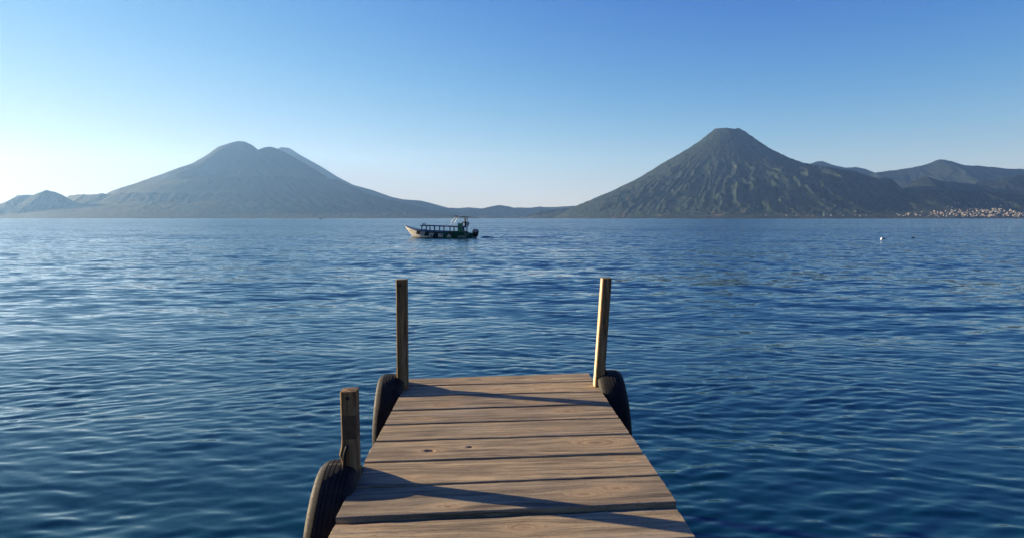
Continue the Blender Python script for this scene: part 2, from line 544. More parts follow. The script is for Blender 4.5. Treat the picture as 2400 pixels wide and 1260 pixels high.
ridge('shore', 'low cultivated shoreline in front of the ridged volcano', [(1560, 511.5), (1650, 507), (1760, 503), (1850, 503), (1950, 501), (2030, 499), (2120, 497), (2180, 489), (2260, 487), (2340, 487), (2400, 491), (2470, 494), (2560, 503), (2650, 511)],
      8200.0, 700, 1000, 560, 60, 63, M_forest, 8.0, tree=5.0, power=0.9)

# ------------------------------------------------------------------ lakeside houses
M_wall = [painted('house_plaster_white', (0.29, 0.27, 0.24), 0.85), painted('house_block_grey', (0.16, 0.145, 0.13), 0.9),
          painted('house_plaster_ochre', (0.24, 0.19, 0.14), 0.85), painted('house_plaster_blue', (0.18, 0.22, 0.25), 0.85)]
M_roof = [painted('roof_tin', (0.22, 0.22, 0.22), 0.6), painted('roof_rust', (0.32, 0.18, 0.12), 0.8)]

def house_mesh(w, d, h, roof, wall_m, roof_m, nm):
    bm = bmesh.new()
    bm_box(bm, (0, 0, h / 2 - 2), (w, d, h + 4), mi=0)
    if roof == 'gable':
        a = [bm.verts.new(v) for v in ((-w * .55, -d * .57, h + .01), (w * .55, -d * .57, h + .01), (w * .55, d * .57, h + .01), (-w * .55, d * .57, h + .01), (-w * .55, 0, h + w * .22), (w * .55, 0, h + w * .22))]
        for f in ((0, 1, 5, 4), (3, 4, 5, 2), (0, 4, 3), (1, 2, 5), (0, 3, 2, 1)):
            bm.faces.new([a[i] for i in f]).material_index = 1
    else:
        bm_box(bm, (0, 0, h + .35), (w * 1.03, d * 1.03, .7), mi=1)
        bm_box(bm, (w * .2, d * .1, h + 1.9), (w * .35, d * .4, 2.4), mi=0)
    me = bpy.data.meshes.new(nm)
    bmesh.ops.recalc_face_normals(bm, faces=bm.faces)
    bm.to_mesh(me); bm.free()
    me.materials.append(wall_m); me.materials.append(roof_m)
    return me

house_kinds = []
for i, (w, d, h, rf, wm, rm) in enumerate([(13, 10, 6.5, 'flat', 0, 0), (16, 11, 7.5, 'gable', 0, 0), (11, 9, 9.5, 'flat', 1, 0), (14, 10, 5.5, 'gable', 2, 1), (18, 12, 8, 'flat', 0, 0), (10, 10, 10, 'flat', 3, 0)]):
    house_kinds.append(house_mesh(w, d, h, rf, M_wall[wm], M_roof[rm], 'lakeside_house'))

shore_h = HF['low cultivated shoreline in front of the ridged volcano']
bench_h = HF['broad wooded bench above the lakeside town']
volc_h = HF['steep forested volcano with ridged flanks, right of the jetty']
def drop_on_ground(px, py):
    d = ray(px, py)
    Y = np.arange(7200.0, 10300.0, 8.0)
    k = Y / d[1]
    X = d[0] * k; Z = CAM_Z + d[2] * k
    g = np.maximum(np.maximum(shore_h(X, Y), bench_h(X, Y)), volc_h(X, Y))
    hit = np.nonzero((g >= Z) & (g > 0.5))[0]
    if len(hit) == 0: return None
    i = hit[0]
    return float(X[i]), float(Y[i]), float(g[i])

town = []
tries = 0
while len(town) < 232 and tries < 2000:
    tries += 1
    px = 2195 + 205 * rng.beta(1.5, 1.3)
    top = np.interp(px, [2180, 2240, 2330, 2360, 2400], [500, 492.5, 490.0, 491, 500])
    py = rng.uniform(top, 509.0)
    p = drop_on_ground(px, py)
    if p: town.append(p)
edge = []
while len(edge) < 34:
    px = rng.uniform(2100, 2200); py = rng.uniform(np.interp(px, [2060, 2190], [505, 496]), 508)
    p = drop_on_ground(px, py)
    if p: edge.append(p)
upper = []
for (px, py) in ((2238, 477), (2246, 478), (2274, 478), (2282, 477), (2290, 478), (2312, 477), (2222, 486), (2231, 487), (2262, 486), (2345, 484)):
    p = drop_on_ground(px, py)
    if p: upper.append(p)
west = []
for px in (1782, 1795, 1843, 1866, 1892, 1905, 1931, 1948, 1976, 2004, 2016, 2030):
    p = drop_on_ground(px, 507.5 - 2.5 * rng.random())
    if p: west.append(p)
def place_houses(spots, label, group):
    for (X, Y, Z) in spots:
        o = bpy.data.objects.new('lakeside_house', house_kinds[int(rng.choice(6, p=[.3, .2, .18, .1, .14, .08]))])
        col.objects.link(o)
        o.location = (X, Y, Z)
        o.rotation_euler = (0, 0, rng.uniform(-0.5, 0.5))
        s = rng.uniform(0.55, 1.0)
        o.scale = (s, s, rng.uniform(0.8, 1.25))
        tag(o, label, 'house', group)
place_houses(town, 'tiny pale house packed into the far lakeside town at the right edge', 'houses of the lakeside town')
place_houses(edge, 'tiny pale house in the thin row along the shore left of the town', 'houses strung along the shore beside the town')
place_houses(upper, 'tiny pale house on the wooded slope above the lakeside town', 'houses above the lakeside town')
place_houses(west, 'lone tiny house by the water below the ridged volcano', 'scattered houses below the volcano')

# ------------------------------------------------------------------ jetty
DECK_Z = 0.85
YAW, ROLL = R(1.9), R(-1.25)
deck_R = Euler((0, ROLL, YAW)).to_matrix()
deck_RI = deck_R.inverted()
def deck_xy(px, py, h=0.0):
    d = deck_RI @ Vector(ray(px, py))
    o_ = deck_RI @ Vector((0, 0, CAM_Z - DECK_Z))
    k = (h - o_.z) / d.z
    return o_.x + d.x * k, o_.y + d.y * k

def wood_material(name, base_dark, base_mid, base_light, vec_attr=None, axis_scale=(1, 1, 1), gscale=1.0):
    m, nt, p = new_mat(name)
    if vec_attr:
        a = N(nt, 'ShaderNodeAttribute', attribute_name=vec_attr)
        v = a.outputs['Vector']
        kn = N(nt, 'ShaderNodeAttribute', attribute_name='knot').outputs['Fac']
    else:
        tc = N(nt, 'ShaderNodeTexCoord')
        sx = N(nt, 'ShaderNodeSeparateXYZ'); nt.links.new(tc.outputs['Object'], sx.inputs[0])
        cx_ = N(nt, 'ShaderNodeCombineXYZ')                      # grain runs along the post
        nt.links.new(sx.outputs['Z'], cx_.inputs[0])
        nt.links.new(math_n(nt, 'ADD', sx.outputs['X'], math_n(nt, 'MULTIPLY', sx.outputs['Y'], 0.83)), cx_.inputs[1])
        nt.links.new(sx.outputs['Y'], cx_.inputs[2])
        v = cx_.outputs[0]
        kn = None
    g1 = noise_n(nt, v, 1.0, 6, 0.62, 0.25, (1.3, 26.0 * gscale, 1.0))
    g2 = noise_n(nt, v, 1.0, 4, 0.6, 0.1, (5.0, 130.0 * gscale, 1.0))
    blot = noise_n(nt, v, 1.0, 5, 0.6, 0.3, (3.2, 7.0, 1.0))
    speck = noise_n(nt, v, 1.0, 3, 0.7, 0.0, (60.0, 170.0, 1.0))
    stain = noise_n(nt, v, 1.0, 4, 0.6, 0.6, (1.6, 9.0, 1.0))
    f = math_n(nt, 'ADD', math_n(nt, 'MULTIPLY', g1, 0.62), math_n(nt, 'MULTIPLY', g2, 0.38))
    c = ramp(nt, f, [(0.40, base_dark), (0.5, base_mid), (0.61, base_light)])
    c = mix_rgb(nt, 1.0, c, ramp(nt, blot, [(0.3, (0.72, 0.74, 0.78)), (0.55, (1, 1, 1)), (0.75, (1.14, 1.06, 0.98))]), 'MULTIPLY')
    c = mix_rgb(nt, 1.0, c, ramp(nt, speck, [(0.30, 0.38), (0.42, 1.0)]), 'MULTIPLY')
    c = mix_rgb(nt, ramp(nt, stain, [(0.52, 0.0), (0.72, 0.55)]), c, base_dark)
    c = mix_rgb(nt, ramp(nt, stain, [(0.25, 0.45), (0.42, 0.0)]), c, (0.27, 0.25, 0.22))
    if vec_attr:
        sz = N(nt, 'ShaderNodeSeparateXYZ'); nt.links.new(v, sz.inputs[0])
        wnz = N(nt, 'ShaderNodeTexWhiteNoise', noise_dimensions='1D'); nt.links.new(sz.outputs['Z'], wnz.inputs['W'])
        c = mix_rgb(nt, 1.0, c, ramp(nt, wnz.outputs['Value'], [(0.0, (0.80, 0.81, 0.84)), (1.0, (1.18, 1.14, 1.06))]), 'MULTIPLY')
    # long fine drying checks
    crack = noise_n(nt, v, 1.0, 2, 0.5, 0.4, (2.2, 60.0 * gscale, 1.0))
    ck = ramp(nt, math_n(nt, 'ABSOLUTE', math_n(nt, 'SUBTRACT', crack, 0.5)), [(0.0, 0.32), (0.018, 1.0)])
    gate = ramp(nt, blot, [(0.47, 1.0), (0.58, 0.0)])
    ck = mix_rgb(nt, gate, ck, (1, 1, 1))
    c = mix_rgb(nt, 1.0, c, ck, 'MULTIPLY')
    if kn:
        hl = N(nt, 'ShaderNodeAttribute', attribute_name='knot_halo').outputs['Fac']
        c = mix_rgb(nt, math_n(nt, 'MULTIPLY', hl, 0.8), c, (0.42, 0.30, 0.16))
        c = mix_rgb(nt, math_n(nt, 'MULTIPLY', kn, 1.0, True), c, (0.045, 0.026, 0.016))
    nt.links.new(c, p.inputs['Base Color'])
    p.inputs['Roughness'].default_value = 0.8
    p.inputs['Specular IOR Level'].default_value = 0.25
    b = N(nt, 'ShaderNodeBump')
    b.inputs['Strength'].default_value = 0.7
    b.inputs['Distance'].default_value = 0.004
    h = math_n(nt, 'MULTIPLY', math_n(nt, 'ADD', f, math_n(nt, 'MULTIPLY', speck, 0.3)), 1.0)
    nt.links.new(h, b.inputs['Height'])
    nt.links.new(b.outputs[0], p.inputs['Normal'])
    return m

M_plank = wood_material('weathered_plank', (0.11, 0.086, 0.060), (0.25, 0.198, 0.122), (0.38, 0.308, 0.19), 'grain')
M_post = wood_material('weathered_post', (0.075, 0.045, 0.018), (0.17, 0.105, 0.045), (0.30, 0.20, 0.10), None, (1, 1, 1))
jetty = empty('wooden_jetty', (0, 0, DECK_Z), (0, ROLL, YAW))
tag(jetty, 'weathered plank jetty with three upright mooring posts, running out over the lake', 'jetty')

left_b = [(955, 886), (950, 904), (942, 927), (918, 962), (900, 994.6), (879, 1034), (854, 1083.5), (822, 1142), (783, 1215), (742, 1301)]
right_b = [(1376, 871.5), (1390, 892), (1410, 917), (1426, 945), (1452, 978), (1480, 1015.6), (1512, 1060.7), (1549.5, 1112.5), (1588, 1177.5), (1634, 1250)]
LB = [deck_xy(*p) for p in left_b]
RB = [deck_xy(*p) for p in right_b]
print('LB', [(round(a, 3), round(b, 3)) for a, b in LB]); print('RB', [(round(a, 3), round(b, 3)) for a, b in RB])
lx = float(np.mean([p[0] for p in LB])); rx = float(np.mean([p[0] for p in RB]))
for k in range(12):                                    # boards behind the viewer
    LB.append((lx + random.uniform(-.01, .01), LB[-1][1] - 0.30))
    RB.append((rx + random.uniform(-.01, .01), RB[-1][1] - 0.30))
knots_px = [(1007, 1055, .014, .95), (1102, 1047, .009, .95), (1045, 948, .022, .35), (986, 979.5, .016, .3), (1328, 962, .020, .6), (1394.5, 1036, .030, .55),
            (1445, 1142.6, .016, .55), (1269, 886, .02, .5), (1271, 901, .02, .4), (1275, 912, .02, .45), (1166, 911, .022, .55), (1156, 887, .02, .45), (1259, 939, .024, .5),
            (1290, 1003, .012, .3), (1369, 1157, .02, .3), (1466, 1077, .008, .5), (1049, 1185, .013, .7), (1080, 889, .015, .3), (1230, 1225, .018, .35), (960, 1120, .012, .4)]
knots = []
for (a, b, r_, dk) in knots_px:
    x, y = deck_xy(a, b); knots.append((x, y, r_, dk))

def build_deck():
    V, F, G, K, HL = [], [], [], [], []
    base = 0
    nx, ny = 170, 34
    npl = len(LB) - 1
    for i in range(npl):
        dense = i < 10
        cx, cy = (nx, ny) if dense else (12, 6)
        gap = [.009, .010, .011, .010, .010, .011, .010, .012, .009, .011][i] if dense else .006
        drop = -0.016 if i >= 8 else 0.0006 * ((i * 7) % 3 - 1)
        l0, l1, r0, r1 = LB[i], LB[i + 1], RB[i], RB[i + 1]
        jl, jr = random.uniform(-.008, .008), random.uniform(-.008, .008)
        xl, xr = (l0[0] + l1[0]) / 2 + jl, (r0[0] + r1[0]) / 2 + jr
        if dense: xl, xr = xl * .5 + lx * .5, xr * .5 + rx * .5
        u = np.linspace(0, 1, cx)
        v_ = np.linspace(0, 1, cy - 4)
        v_ = np.concatenate([[0, .012, .03], v_[1:-1], [.97, .988, 1]]) if dense else v_
        yf = l0[1] * (1 - u) + r0[1] * u            # far edge
        yn = l1[1] * (1 - u) + r1[1] * u + gap
        if i == 8: yf = yf - 0.010 * (1 - np.abs(u - .35))   # wider open joint before the sunken boards
        xs = xl * (1 - u) + xr * u
        edge_n = 0.0045 * fbm(xs * 7, xs * 0 + i * 3.3, 3, 2); edge_f = 0.0045 * fbm(xs * 7, xs * 0 + i * 5.1, 3, 4)
        Yg = (yf + edge_f)[:, None] * (1 - v_)[None] + (yn + edge_n)[:, None] * v_[None]
        Xg = np.repeat(xs[:, None], len(v_), 1)
        # worn ends
        Xg[0] += 0.004 * fbm(v_ * 5, v_ * 0 + i, 2, 6); Xg[-1] += 0.004 * fbm(v_ * 5, v_ * 0 + i, 2, 7)
        wdt = float(np.mean(yf - yn))
        ed = np.minimum(v_, 1 - v_) * wdt
        rnd = 0.0035 * np.clip(1 - ed / 0.006, 0, 1) ** 2
        cup = 0.0018 * (2 * v_ - 1) - 0.0015 * (2 * v_ - 1) ** 2
        Zg = drop - rnd[None] + cup[None] + 0.0016 * fbm(Xg * 5, Yg * 9, 3, 13) + (0.002 * (u - .5) * ((i * 5) % 3 - 1))[:, None]
        # grain coordinates bending round the knots
        g = Yg.copy(); kd = np.zeros_like(g); hd = np.zeros_like(g)
        for (kx, ky, kr, dk) in knots:
            if not (float(yn.min()) - .02 < ky < float(yf.max()) + .02): continue
            kr = kr * 1.35
            dx, dy = (Xg - kx) / 2.1, (Yg - ky)
            d2 = dx * dx + dy * dy
            d = np.sqrt(d2)
            bend = np.exp(-d2 / (2 * (kr * 2.2) ** 2))
            g = g - dy * bend * 0.75
            w = np.exp(-(d / (kr * 1.3)) ** 4)
            g = g * (1 - w) + w * (ky + d * 1.6)
            hd = np.maximum(hd, np.exp(-(d / (kr * 2.0)) ** 2) * (0.5 + .5 * dk))
            core = np.exp(-(d / (kr * 0.55)) ** 4) * dk
            ringm = np.exp(-((d - kr * 1.05) / (kr * .22)) ** 2) * 0.6 * dk
            kd = np.maximum(kd, np.maximum(core, ringm))
            if dk > .8: Zg = Zg - 0.012 * np.exp(-(d / (kr * .6)) ** 4)
        n_top = len(v_)
        ring = n_top + 2
        th = 0.045
        P = np.zeros((cx, ring, 3))
        P[:, :n_top, 0] = Xg; P[:, :n_top, 1] = Yg; P[:, :n_top, 2] = Zg
        P[:, n_top] = np.stack([Xg[:, -1], Yg[:, -1] + .001, Zg[:, -1] * 0 + drop - th], -1)
        P[:, n_top + 1] = np.stack([Xg[:, 0], Yg[:, 0] - .001, Zg[:, 0] * 0 + drop - th], -1)
        V.append(P.reshape(-1, 3))
        GG = np.zeros((cx, ring, 3)); KK = np.zeros((cx, ring))
        off = i * 3.71
        GG[:, :, 0] = P[:, :, 0] + off; GG[:, :n_top, 1] = g; GG[:, n_top:, 1] = P[:, n_top:, 1] + P[:, n_top:, 2]
        GG[:, :, 2] = off * 1.3
        KK[:, :n_top] = kd
        HH = np.zeros((cx, ring)); HH[:, :n_top] = hd; HL.append(HH.reshape(-1))
        G.append(GG.reshape(-1, 3)); K.append(KK.reshape(-1))
        for a in range(cx - 1):
            for b in range(ring):
                b2 = (b + 1) % ring
                F.append((base + a * ring + b, base + a * ring + b2, base + (a + 1) * ring + b2, base + (a + 1) * ring + b))
        F.append(tuple(base + b for b in range(ring))[::-1])
        F.append(tuple(base + (cx - 1) * ring + b for b in range(ring)))
        base += cx * ring
    V = np.concatenate(V); G = np.concatenate(G); K = np.concatenate(K)
    o = mesh_obj('deck', V.tolist(), F, M_plank, jetty, True)
    bm = bmesh.new(); bm.from_mesh(o.data); bmesh.ops.recalc_face_normals(bm, faces=bm.faces); bm.to_mesh(o.data); bm.free()
    o.data.set_sharp_from_angle(angle=R(50))
    a = o.data.attributes.new('grain', 'FLOAT_VECTOR', 'POINT'); a.data.foreach_set('vector', G.reshape(-1).astype(np.float32))
    a = o.data.attributes.new('knot', 'FLOAT', 'POINT'); a.data.foreach_set('value', K.astype(np.float32))
    a = o.data.attributes.new('knot_halo', 'FLOAT', 'POINT'); a.data.foreach_set('value', np.concatenate(HL).astype(np.float32))
    return o
build_deck()

# joists below the boards
for x in (lx + 0.09, rx - 0.09):
    bm = bmesh.new()
    y_far, y_near = 0.5 * (LB[0][1] + RB[0][1]) - .05, -3.0
    bm_box(bm, (x, (y_far + y_near) / 2, -0.155), (0.07, y_far - y_near, 0.15), bevel=.004)
    bm_obj('joist', bm, M_post, jetty)

M_stain = painted('stain_band', (0.07, 0.038, 0.016), 0.75, 0.3, 0, 30)
M_post_sunlit = wood_material('sunlit_post_face', (0.26, 0.19, 0.12), (0.46, 0.36, 0.24), (0.58, 0.47, 0.33), None)  # post timber lightened: sunlight on the right post's left face painted into its colour

def build_post(px_front, py_base, w, d, top_z, lean=(0, 0), seed=1, notch=False, turn=0.0, pale=False, base_h=0.08):
    """square post standing at the deck edge; front face centre seen at px_front where it leaves the tyre, 0.1 m over the deck"""
    x, y = deck_xy(px_front, py_base, base_h)
    y += d / 2
    nz = 60
    rows = []
    zs = np.linspace(-1.75, top_z, nz)
    r2 = np.random.default_rng(seed)
    prof = []
    bev = 0.006
    for (sx, sy) in ((-1, -1), (1, -1), (1, 1), (-1, 1)):
        for k in (0, 1):
            ex, ey = sx * w / 2, sy * d / 2
            if (k == 0) == (sx * sy > 0): prof.append((ex, ey - sy * bev))
            else: prof.append((ex - sx * bev, ey))
    V, F = [], []
    n = len(prof)
    for j, z in enumerate(zs):
        ox = lean[0] * (z - 0.1); oy = lean[1] * (z - 0.1)
        for k, (a, b) in enumerate(prof):
            q = 1 + 0.018 * float(noise2(z * 7 + k * 3.1, seed * 5.0, seed)) + 0.012 * float(noise2(z * 30 + k * 7.7, seed * 3.0, seed + 1))
            aa, bb = a * q, b * q
            if notch and a < 0 and 0.10 < z < 0.20: aa -= 0.006 + 0.006 * math.sin(z * 60)
            V.append((aa + ox, bb + oy, z))
    # slightly uneven sawn top
    V.append((lean[0] * (top_z - .1), lean[1] * (top_z - .1), top_z + .003))
    for j in range(nz - 1):
        for k in range(n):
            F.append((j * n + k, j * n + (k + 1) % n, (j + 1) * n + (k + 1) % n, (j + 1) * n + k))
    for k in range(n): F.append(((nz - 1) * n + k, (nz - 1) * n + (k + 1) % n, len(V) - 1))
    F.append(tuple(range(n))[::-1])
    o = mesh_obj('post', V, F, [M_post, M_stain, M_post_sunlit], jetty)
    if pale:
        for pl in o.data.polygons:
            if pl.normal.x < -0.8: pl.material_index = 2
    if notch:
        for pl in o.data.polygons:
            if 0.205 < pl.center.z < 0.30: pl.material_index = 1
    o.location = (x, y, 0)
    o.rotation_euler = (0, 0, R(turn))
    return o, x, y

M_bolt = painted('rusty_bolt', (0.09, 0.05, 0.03), 0.6, 0.3, 0.5, 60)
M_hole = painted('bolt_hole', (0.02, 0.013, 0.01), 0.9)

def disc(name, parent, x, y, z, r, th, mat):
    bm = bmesh.new()
    bm_tube(bm, [(x, y, z), (x, y - th, z)], [r, r * .85], 14)
    return bm_obj(name, bm, mat, parent)

p_fl, fx, fy = build_post(942.5, 887, 0.076, 0.08, 0.785, (0.024, 0.0), 3)
disc('bolt_hole', p_fl, 0.004, -0.039, 0.745, 0.012, 0.004, M_hole)
disc('bolt', p_fl, 0.005, -0.042, 0.746, 0.006, 0.006, M_bolt)
p_nl, nlx, nly = build_post(820, 1100, 0.072, 0.085, 0.425, (0.012, 0.0), 5, notch=True, base_h=0.06)
disc('bolt_hole', p_nl, 0.002, -0.041, 0.395, 0.010, 0.004, M_hole)
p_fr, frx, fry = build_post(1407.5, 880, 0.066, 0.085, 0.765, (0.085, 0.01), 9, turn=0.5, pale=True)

# ------------------------------------------------------------------ tyres threaded on the posts
def rubber():
    m, nt, p = new_mat('old_tyre_rubber')
    tc = N(nt, 'ShaderNodeTexCoord')
    f = noise_n(nt, tc.outputs['Object'], 14, 5, 0.65)
    s = noise_n(nt, tc.outputs['Object'], 70, 4, 0.7)
    side = N(nt, 'ShaderNodeAttribute', attribute_name='sidewall').outputs['Fac']
    c = mix_rgb(nt, ramp(nt, f, [(0.35, 0.0), (0.75, 1.0)]), (0.008, 0.008, 0.009), (0.022, 0.020, 0.018))
    dust = mix_rgb(nt, ramp(nt, s, [(0.35, 0.2), (0.65, 1.0)]), (0.03, 0.028, 0.026), (0.17, 0.15, 0.12))
    c = mix_rgb(nt, math_n(nt, 'MULTIPLY', side, ramp(nt, f, [(0.35, 0.15), (0.7, 0.9)])), c, dust)
    nt.links.new(c, p.inputs['Base Color'])
    nt.links.new(ramp(nt, s, [(0.3, 0.55), (0.7, 0.85)]), p.inputs['Roughness'])
    p.inputs['Specular IOR Level'].default_value = 0.2
    sip = N(nt, 'ShaderNodeAttribute', attribute_name='tread').outputs['Vector']
    w = N(nt, 'ShaderNodeTexWave'); w.wave_type = 'BANDS'; w.bands_direction = 'X'
    w.inputs['Scale'].default_value = 26.0; w.inputs['Distortion'].default_value = 0.6; w.inputs['Detail'].default_value = 1.0
    nt.links.new(sip, w.inputs['Vector'])
    sepn = N(nt, 'ShaderNodeSeparateXYZ'); nt.links.new(sip, sepn.inputs[0])
    hh = math_n(nt, 'ADD', math_n(nt, 'MULTIPLY', w.outputs['Fac'], sepn.outputs['Z']), math_n(nt, 'MULTIPLY', s, 0.35))
    b = N(nt, 'ShaderNodeBump'); b.inputs['Strength'].default_value = 0.55; b.inputs['Distance'].default_value = 0.004
    nt.links.new(hh, b.inputs['Height']); nt.links.new(b.outputs[0], p.inputs['Normal'])
    return m
M_rubber = rubber()

def build_tyre(side, x_in, yc, zc, Ro, wid, label, tilt, yawt, flap):
    """side -1: hangs on the left of the jetty. local x: width, outer sidewall away from the deck"""
    prof = []   # (width coordinate 0..1 inner->outer, radius, is_sidewall, is_tread)
    def add(w_, r_, s_=0, t_=0): prof.append((w_, r_, s_, t_))
    Ri = Ro * 0.62
    add(.16, Ri, .2); add(.10, Ri * 1.02, .2); add(.02, Ro * .80, .15); add(.03, Ro * .90, .12); add(.08, Ro * .935, .05); add(.13, Ro * .955, 0, 1)
    gl = [.24, .34, .44, .56, .66, .76]
    w_ = .16
    for g in gl:
        c1 = Ro - 0.017 * ((g - .035 - .5) * 2) ** 2; c2 = Ro - 0.017 * ((g + .035 - .5) * 2) ** 2
        add((w_ + g) / 2, Ro - 0.017 * (((w_ + g) / 2 - .5) * 2) ** 2, 0, 1)
        add(g - .012, c1, 0, 1); add(g - .008, c1 - .003, 0, 0); add(g + .008, c2 - .003, 0, 0); add(g + .012, c2, 0, 1)
        w_ = g
    add(.81, Ro - .008, 0, 1)
    add(.87, Ro * .955, 0, 1); add(.92, Ro * .935, .12); add(.97, Ro * .90, .6); add(.98, Ro * .80, 1); add(.90, Ri * 1.02, 1); add(.84, Ri, 1)
    # inside of the casing
    add(.84, Ri * 1.03, 0); add(.93, Ro * .80, 0); add(.86, Ro * .93, 0); add(.5, Ro * .945, 0); add(.14, Ro * .93, 0); add(.07, Ro * .80, 0); add(.16, Ri * 1.03, 0)
    n = 96
    m = len(prof)
    V, F, S, T = [], [], [], []
    for a in range(n):
        t = 2 * math.pi * a / n
        # old carcass, no longer quite round
        wob = 1 + 0.012 * math.sin(2 * t + 1) + 0.006 * math.sin(5 * t + 2)
        for (w_, r_, s_, t_) in prof:
            V.append((side * w_ * wid, math.sin(t) * r_ * wob, math.cos(t) * r_ * wob))
            S.append(s_); T.append((t * 1.0, w_, t_))
    for a in range(n):
        b = (a + 1) % n
        for k in range(m):
            k2 = (k + 1) % m
            F.append((a * m + k, a * m + k2, b * m + k2, b * m + k))
    o = mesh_obj('tyre', V, F, M_rubber, None, True)
    bm = bmesh.new(); bm.from_mesh(o.data); bmesh.ops.recalc_face_normals(bm, faces=bm.faces); bm.to_mesh(o.data); bm.free()
    o.data.set_sharp_from_angle(angle=R(40))
    at = o.data.attributes.new('sidewall', 'FLOAT', 'POINT'); at.data.foreach_set('value', np.array(S, np.float32))
    at = o.data.attributes.new('tread', 'FLOAT_VECTOR', 'POINT'); at.data.foreach_set('vector', np.array(T, np.float32).reshape(-1))
    M = Matrix.Translation((0, 0, DECK_Z)) @ deck_R.to_4x4() @ Matrix.Translation((x_in, yc, zc)) @ Euler((0, R(tilt), R(yawt))).to_matrix().to_4x4()
    o.matrix_world = M
    o.location = M.translation; o.rotation_euler = M.to_euler()
    tag(o, label, 'tyre', 'old car tyres threaded on the jetty posts as fenders')
    # cut tongue of tread pushed up against the post
    bm = bmesh.new()
    fx0, fh, fw, lean_ = flap
    grid = []
    for i in range(9):
        u = i / 8
        z = Ro * 0.985 - 0.02 + u * fh
        bulge = side * (0.002 + 0.016 * (1 - u) ** 2)
        row = []
        hw = fw * (0.5 - 0.26 * u * u)
        for j in range(5):
            vv = -1 + j * 0.5
            row.append((side * fx0 + bulge + 0.004 * math.sin(7 * u + j) + side * lean_ * u, vv * hw + 0.006 * math.sin(5 * u), z + 0.008 * math.sin(j * 2.1)))
        grid.append(row)
    fv = [[bm.verts.new(p) for p in row] for row in grid]
    fb = [[bm.verts.new((p[0] + side * 0.013, p[1], p[2])) for p in row] for row in grid]
    for i in range(8):
        for j in range(4):
            bm.faces.new((fv[i][j], fv[i][j + 1], fv[i + 1][j + 1], fv[i + 1][j]))
            bm.faces.new((fb[i][j], fb[i + 1][j], fb[i + 1][j + 1], fb[i][j + 1]))
    for i in range(8):
        bm.faces.new((fv[i][0], fv[i + 1][0], fb[i + 1][0], fb[i][0])); bm.faces.new((fv[i][4], fb[i][4], fb[i + 1][4], fv[i + 1][4]))
    for j in range(4):
        bm.faces.new((fv[8][j], fv[8][j + 1], fb[8][j + 1], fb[8][j])); bm.faces.new((fv[0][j], fb[0][j], fb[0][j + 1], fv[0][j + 1]))
    bm_obj('tread_flap', bm, M_rubber, o, True)
    return o

build_tyre(-1, lx - 0.005, fy + 0.02, -0.225, 0.315, 0.19, 'black tyre with sun-bleached sidewall on the tall left post at the jetty end', 4, 2, (abs(fx - lx) + 0.036, 0.15, 0.11, 0.0))
build_tyre(-1, lx - 0.005, nly - 0.02, -0.250, 0.325, 0.19, 'worn black tyre on the short post nearest the viewer', 5, 1, (abs(nlx - lx) + 0.034, 0.12, 0.10, 0.0))
build_tyre(1, rx + 0.005, fry + 0.02, -0.225, 0.315, 0.19, 'black ribbed tyre on the leaning right post at the jetty end', -4, -2, (abs(frx - rx) + 0.036, 0.16, 0.09, 0.008))

# ------------------------------------------------------------------ motorboat
CS = 0.006075
BOAT_YAW = R(-10.0)
CCEN = 850.0
bx, by, _ = at_depth(920 + CCEN / 7.5, 558, BOAT_Z)
boat = empty('motorboat', (bx, by, 0.0), (0, 0, BOAT_YAW))
tag(boat, 'long open-sided passenger motorboat with white bow and dark green stern, crossing the lake', 'motorboat')
KX = CS / math.cos(BOAT_YAW)
def bX(c): return (c - CCEN) * KX
def bZ(r): return (517.0 - r) * CS

sheer_c = [185, 250, 330, 420, 560, 750, 1010, 1030, 1300, 1320, 1430]
sheer_z = [1.33, 1.18, 1.02, .885, .80, .735, .675, .69, .66, .54, .47]
ZK = -0.28
def hull_B(s):       # half beam at the gunwale, s 0..1 bow..stern
    return 0.92 * (1 - (1 - min(1, s / 0.46)) ** 2.1) * (1 - 0.10 * max(0, (s - .7) / .3) ** 1.5) + 0.012
def hull_pt(s, t):
    c = (185 * t + 372 * (1 - t)) * (1 - s) + 1430 * s
    cs = 185 + (1430 - 185) * s
    zs = float(np.interp(cs, sheer_c, sheer_z))
    zk = ZK + 0.1 * (1 - min(1, s / .15))
    z = zk + (zs - zk) * t
    B = hull_B(s)
    sh = [0.0, .62, .76, .88, 1.0]
    f = float(np.interp(t, [0, .14, .3, .6, 1.0], sh))
    fl = 1 - 0.35 * max(0, 1 - s / .4) * (1 - t)       # flare at the bow
    return c, B * f * fl, z
def near_c(c): return c + 24.0 * min(1.0, max(0.0, (c - 185) / 350.0))   # the near side is turned a little to the bow
def hull_surface(c, z, off=0.006):
    c = near_c(c)
    t = 0.5; s = 0.5
    for _ in range(8):
        x0 = 185 * t + 372 * (1 - t)
        s = max(0.0, min(1.0, (c - x0) / (1430 - x0)))
        cs = 185 + 1245 * s
        zs = float(np.interp(cs, sheer_c, sheer_z)); zk = ZK + 0.1 * (1 - min(1, s / .15))
        t = max(0.0, min(1.0, (z - zk) / (zs - zk)))
    return (bX(c), -hull_pt(s, t)[1] - off, z)

